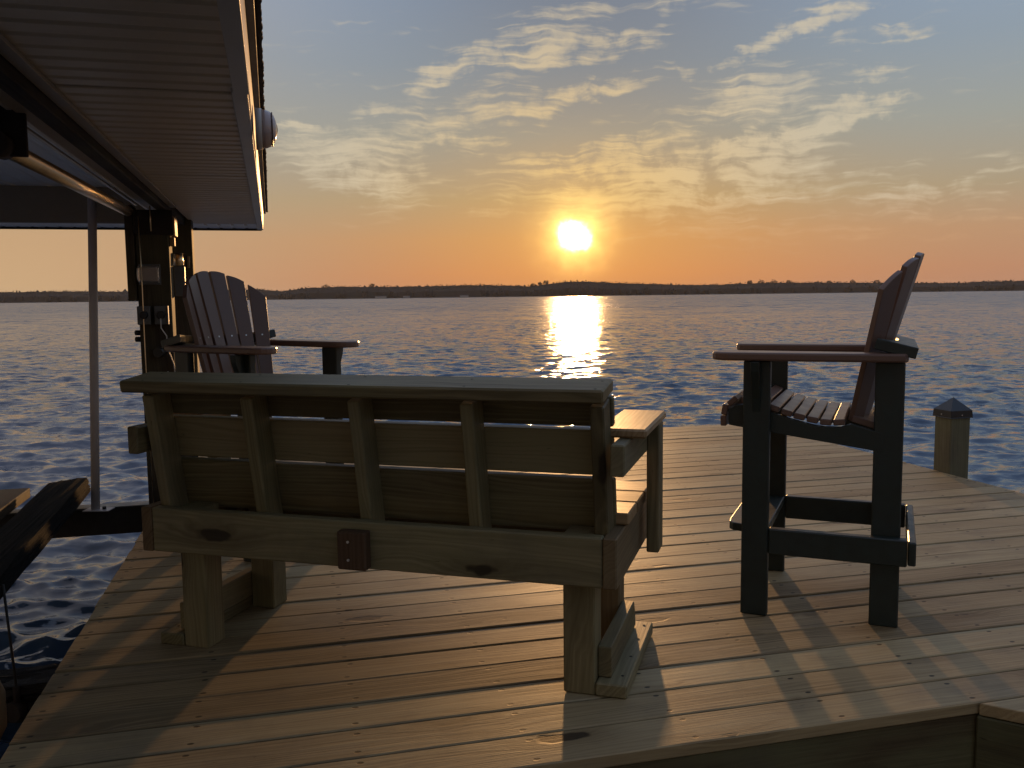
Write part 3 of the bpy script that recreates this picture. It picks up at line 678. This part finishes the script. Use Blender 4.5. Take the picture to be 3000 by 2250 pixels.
# shingle courses at the eave: uneven butt ends
bm = bmesh.new()
n = 420
for lay, (a_out, z) in enumerate(((.004, 1.8275), (-.004, 1.834))):
    prev = None
    for i in range(n + 1):
        bq = NB + (8.0 - NB) * i / n; e = a_out + random.uniform(-.002, .003) + (.004 * random.random() if random.random() < .05 else 0)
        cur = [bm.verts.new((e, bq, z + random.uniform(-.001, .001))), bm.verts.new((e, bq, z + .0065)), bm.verts.new((-.62, bq, z + .18)), bm.verts.new((-.62, bq, z + .17))]
        if prev:
            for k in range(4): bm.faces.new((prev[k], cur[k], cur[(k + 1) % 4], prev[(k + 1) % 4]))
        prev = cur
    bm.faces.new(prev)
bmesh.ops.recalc_face_normals(bm, faces=bm.faces); me = bpy.data.meshes.new('shingle_edge'); bm.to_mesh(me); bm.free(); link('shingle_edge', me, M['shingle'], roof)
prism('roof_slope', [(-.60, 1.83), (-.60, 2.02), (-3.0, 2.75), (-5.2, 2.1), (-5.2, 1.9), (-3.0, 2.55)], 7.98 - NB, M['shingle'], roof, Matrix(((1, 0, 0, 0), (0, 0, 1, NB), (0, 1, 0, 0), (0, 0, 0, 1))), 0)
# inner trim and header beams
rb('inner_trim', -.583, -.545, NB, 6.0, 1.668, 1.6815, M['wallb'], bev=.001)
rb('header_beam', -.650, -.590, NB, 7.25, 1.640, 1.80, M['dark_post']); rb('inner_board', -.768, -.652, NB, 7.28, 1.702, 1.714, M['wallb'], bev=.001)
rb('header_beam', -.815, -.775, NB, 7.25, 1.735, 1.90, M['dark_post'])
rb('end_header', -4.6, -.600, 7.30, 7.36, 1.672, 1.9345, M['wallb'])
# inner ceiling of boards running out towards the lake
for k in range(16):
    a1 = -.83 - k * .235
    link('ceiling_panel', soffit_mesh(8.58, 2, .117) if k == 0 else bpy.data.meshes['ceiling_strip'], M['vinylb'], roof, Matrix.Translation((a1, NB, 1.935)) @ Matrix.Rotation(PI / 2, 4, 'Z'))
    if k == 0: C.objects[-1].data.name = 'ceiling_strip'
rb('light_strip', -.796, -.780, 2.6, 6.6, 1.71, 1.72, M['vinylw'], bev=.001)
rb('light_strip', -.838, -.822, 2.6, 6.4, 1.715, 1.725, M['vinylw'], bev=.001)

# piling of the roof, hardware and electrics on it
t = empty('roof_piling', tuple(frame(RY) @ Vector((-.68, 5.945, 0))), RY, label='big square timber piling carrying the boathouse roof, left of the fan backed chair', cat='piling')
bar('post', -.095, .095, -.095, .095, -1.3, 1.64, M['dark_post'], t, .006)
bar('side_plank', -.150, -.1, -.100, .04, 1.095, 1.665, M['dark_post'], t)
bar('bracket_plate', -.10, .125, -.112, -.098, 1.49, 1.638, M['rust'], t, .003)
bar('bracket_lit_edge', .1, .135, -.10, .05, 1.485, 1.60, M['plain_tan'], t, .003)  # tan strip stands in for the bracket's sunlit edge
tube('bolt', [(.0, -.118, 1.66), (.0, -.118, 1.51)], .004, M['galv'], t, 8)
bar('cleat', .097, .125, -.06, .0, 1.425, 1.48, M['plain_tan'], t, .003)
t = empty('rear_piling', tuple(frame(RY) @ Vector((-.635, 7.15, 0))), RY, label='second dark timber piling just behind the piling with the sockets', cat='piling')
bar('post', -.09, .09, -.09, .09, -1.3, 1.70, M['dark_post'], t, .006)

def box_on(name, a0, a1, b0, b1, z0, z1, m, lab, cat, **k):
    e = empty(name, tuple(frame(RY) @ Vector(((a0 + a1) / 2, b1, z0))), RY, label=lab, cat=cat); ca, cz = (a0 + a1) / 2, z0
    return e
# bubble cover
e = empty('socket_cover', tuple(frame(RY) @ Vector((-.703, 5.849, 1.19))), RY, label='clear domed weatherproof socket cover high on the piling', cat='socket cover')
bar('back_plate', -.064, .064, -.006, 0, 0, .125, M['plate'], e, .004)
bar('dome', -.058, .058, -.055, -.0065, .008, .117, M['clear'], e, .014)
for sx in (-.062, .052): tube('rim', [(sx + .004, -.03, .012), (sx, -.036, .03), (sx - .001, -.038, .062), (sx, -.036, .095), (sx + .004, -.03, .113)], .0045, M['bolt'], e, 8)
for x0, lab in ((-.78, 'left grey socket with a black plug on the piling'), (-.683, 'right grey socket with a black plug on the piling')):
    e = empty('socket_box', tuple(frame(RY) @ Vector((x0 + .038, 5.849, .95))), RY, label=lab, cat='socket', group='sockets on the piling')
    bar('box', -.038, .038, -.045, 0, 0, .112, M['plate'], e, .004)
    tube('plug', [(0, -.0452, .058), (0, -.075, .058)], [.026, .021], M['blackp'], e, 16)
    if x0 > -.7:
        bar('lid_edge', .0385, .044, -.060, -.002, 0, .112, M['vinylw'], e, .001)
        tube('plug_cable', [(0.0, -.07, .04), (.0, -.075, -.02), (.028, -.06, -.07), (.03, -.05, -.15), (.06, -.05, -.24), (.07, -.06, -.33)], .0035, M['whitewire'], e, 8)
e = empty('grey_box', tuple(frame(RY) @ Vector((-.555, 6.10, 1.12))), RY, label='small grey junction box on the right side of the piling', cat='junction box')
bar('box', -.028, .035, -.04, .02, 0, .19, M['plate'], e, .005)
e = empty('small_lantern', tuple(frame(RY) @ Vector((-.553, 6.08, 1.315))), RY, label='little bright glass lantern above the grey junction box', cat='lantern')
tube('glass', [(0, 0, 0), (-.002, 0, .07)], [.032, .026], M['galv'], e, 12)
tube('lid', [(0, 0, .0705), (0, 0, .078)], [.028, .02], M['steel'], e, 12)
e = tag(tube('wall_tag', [(0, 0, 0), (.004, 0, .085)], .010, M['plain_tan'], None, 6), 'small pale tag hanging from the second piling', 'tag'); e.location = frame(RY) @ Vector((-.575, 7.04, 1.33))
e = tag(tube('light_switch', [(0, 0, 0), (0, -.05, 0)], [.03, .03], M['blackp'], None, 10), 'black plug hanging low on the piling', 'plug'); e.location = frame(RY) @ Vector((-.66, 5.845, .78)); 
e = tag(tube('hanging_wire', [(0, 0, 0), (.004, .0, -.35), (.001, 0, -.8), (0.004, 0, -1.75)], .0028, M['galv'], None, 6), 'thin straight wire running down the front of the piling', 'wire')
e.location = frame(RY) @ Vector((-.745, 5.80, 1.60))
pts = [Vector((.0, 0, 0)), Vector((.03, -.02, -.02)), Vector((.05, -.02, -.01)), Vector((.055, -.02, -.09)), Vector((.05, 0, -.2))]
e = tag(tube('looped_wire', pts, .004, M['whitewire'], None, 6), 'short white wire looped out from the piling above the bench', 'wire'); e.location = frame(RY) @ Vector((-.625, 5.83, .66))
for k, z in enumerate((.90, .86)):
    e = tag(tube('cleat_knob', [(0, 0, 0), (-.03, 0, 0)], .016, M['blackp'], None, 8), ['upper', 'lower'][k] + ' black knob on the left side of the piling', 'knob'); e.location = frame(RY) @ Vector((-.776, 5.88, z))

# drive pipe of the lift
P = frame(RY)
t = empty('drive_pipe', tuple(P @ Vector((-.80, 3.3, 1.6))), RY, label='shiny metal lift drive pipe under the boathouse roof, orange sunset glow put in its colour', cat='pipe')
tube('pipe', [(-.02, .02, .0), (-.006, 2.60, .030)], .030, M['galv'], t, 20)
tube('coupling', [(-.02, -.12, -.005), (-.02, .0, -.0)], .042, M['rust'], t, 16)
t = empty('winch_bracket', tuple(P @ Vector((-.83, 3.28, 1.575))), RY, label='dark square winch bracket at the left edge under the roof', cat='bracket')
bar('plate', -.16, .088, -.02, .0, -.01, .30, M['rust'], t, .003)
tube('hub', [(-.05, -.0205, .125), (-.05, -.07, .125)], [.052, .046], M['rust'], t, 18)
tube('spindle', [(-.05, -.0705, .125), (-.05, -.10, .125)], [.03, .026], M['galv'], t, 14)

# flush lamp on the fascia
t = empty('wall_lamp', tuple(P @ Vector((-.029, 3.33, 1.690))), RY, label='round flush lamp with glass dome on the boathouse fascia', cat='lamp')
tube('base', [(0, 0, 0), (.022, 0, 0)], [.072, .070], M['vinylw'], t, 28)
prof = [(.0225, .066), (.036, .0655), (.050, .060), (.062, .048), (.070, .030), (.073, .010), (.0732, .001)]
tube('dome', [(x, 0, 0) for x, r_ in prof], [r_ for x, r_ in prof], M['lamp'], t, 28)
tube('ring', [(.0565 + .0, math.cos(a) * .0575, math.sin(a) * .0575) for a in [2 * PI * k / 28 for k in range(29)]], .0022, M['lampring'], t, 6, False)
tube('ring', [(.0732 - .05 * (abs(k - 12) / 12) ** 2.2, 0, .0665 * (k - 12) / 12) for k in range(25)], .0022, M['lampring'], t, 6)

# ------------------------------------------------------------------ boat lift
t = empty('lift_beam', tuple(P @ Vector((-1.6, 6.1, -.38))), DY, label='dark steel cross beam of the boat lift', cat='beam')
bar('web', -1.6, 1.0, -.05, .05, 0, .17, M['steel'], t, .004)
bar('top_flange', -1.6, 1.0, -.055, .06, .1705, .179, M['plate'], t, .001)
t = empty('guide_pole', tuple(P @ Vector((-1.05 , 5.99, -.2))), 0, label='tall white plastic guide pole standing on the lift beam', cat='pole')
dl = frame(DY) @ Vector((-1.2065, 5.95, -.2)); t.location = dl
tube('pole', [(0, 0, 0.006), (.042, .010, .99), (.082, .020, 1.98)], .0255, M['pvc'], t, 18)
bar('foot_plate', -.06, .10, -.05, .05, .0, .0055, M['pvc'], t, .001)
tube('bolt', [(.055, 0, .006), (.055, 0, .022)], .012, M['steel'], t, 8)
# carpeted bunk: far end ragged
def ragged(name, L, W, T, m, lab, cat, loc, yaw, tilt=0.0, roll=0.0, amp=.006):
    bm = bmesh.new(); bmesh.ops.create_cube(bm, size=1.0); bmesh.ops.scale(bm, vec=(W, L, T), verts=bm.verts)
    bmesh.ops.subdivide_edges(bm, edges=list(bm.edges), cuts=14, use_grid_fill=True)
    for v in bm.verts: v.co += Vector((random.gauss(0, amp), random.gauss(0, amp), random.gauss(0, amp * .7)))
    me = bpy.data.meshes.new(name); bm.to_mesh(me); bm.free()
    o = tag(link(name, me, m), label=lab, cat=cat); o.location = loc; o.rotation_euler = (tilt, roll, yaw); return o
q = frame(DY) @ Vector((-1.40, 4.25, -.175)); ragged('lift_bunk', 3.95, .235, .10, M['carpet'], 'long dark carpeted boat lift bunk at the left', 'bunk', q, DY, R(2.2), R(-6), .0035)
q = frame(DY) @ Vector((-1.80, 4.9, -.115)); o = link('catwalk_board', boxmesh(2.6, .33, .062, .004), M['rim'], None, Matrix.Translation(q) @ Matrix.Rotation(DY + PI / 2, 4, 'Z')); tag(o, 'pale timber catwalk board at the far left beyond the bunk', 'board')
q = frame(DY) @ Vector((-1.75, 4.42, -.70)); ragged('lower_cradle_beam', .22, 2.1, .16, M['algae'], 'black overgrown lower cradle beam just above the water', 'beam', q, DY, 0, 0, .014)
CA, CB, CC, CD = Vector((-1.268, 4.3, -.15)), Vector((-1.243, 4.3, -.62)), Vector((-1.245, 4.3, -.70)), Vector((-1.252, 4.3, -.735))
t = empty('lift_cable', (0, 0, 0), DY, label='thin lift cable hanging down to a pulley by the deck corner', cat='cable')
tube('cable', [CA, CB], .006, M['rope'], t, 8)
tube('socket', [CB, CC], .015, M['rust'], t, 10)
tube('pulley', [CD + Vector((-.012, -.02, 0)), CD + Vector((.012, .02, 0))], .045, M['rust'], t, 18)
tube('pin', [CD + Vector((.0125, .021, 0)), CD + Vector((.016, .028, 0))], .014, M['bolt'], t, 10)
t = tag(tube('tan_object', [(0, 0, 0), (.012, 0, .06), (.014, 0, .18), (.004, 0, .26)], [.02, .04, .04, .02], M['plain_tan'], None, 14), 'rounded tan object at the bottom left edge', 'pad')  # unidentified sunlit edge, given a made-up rounded form and tan colour
t.location = tuple(frame(DY) @ Vector((-1.072, 3.4, -.46)))
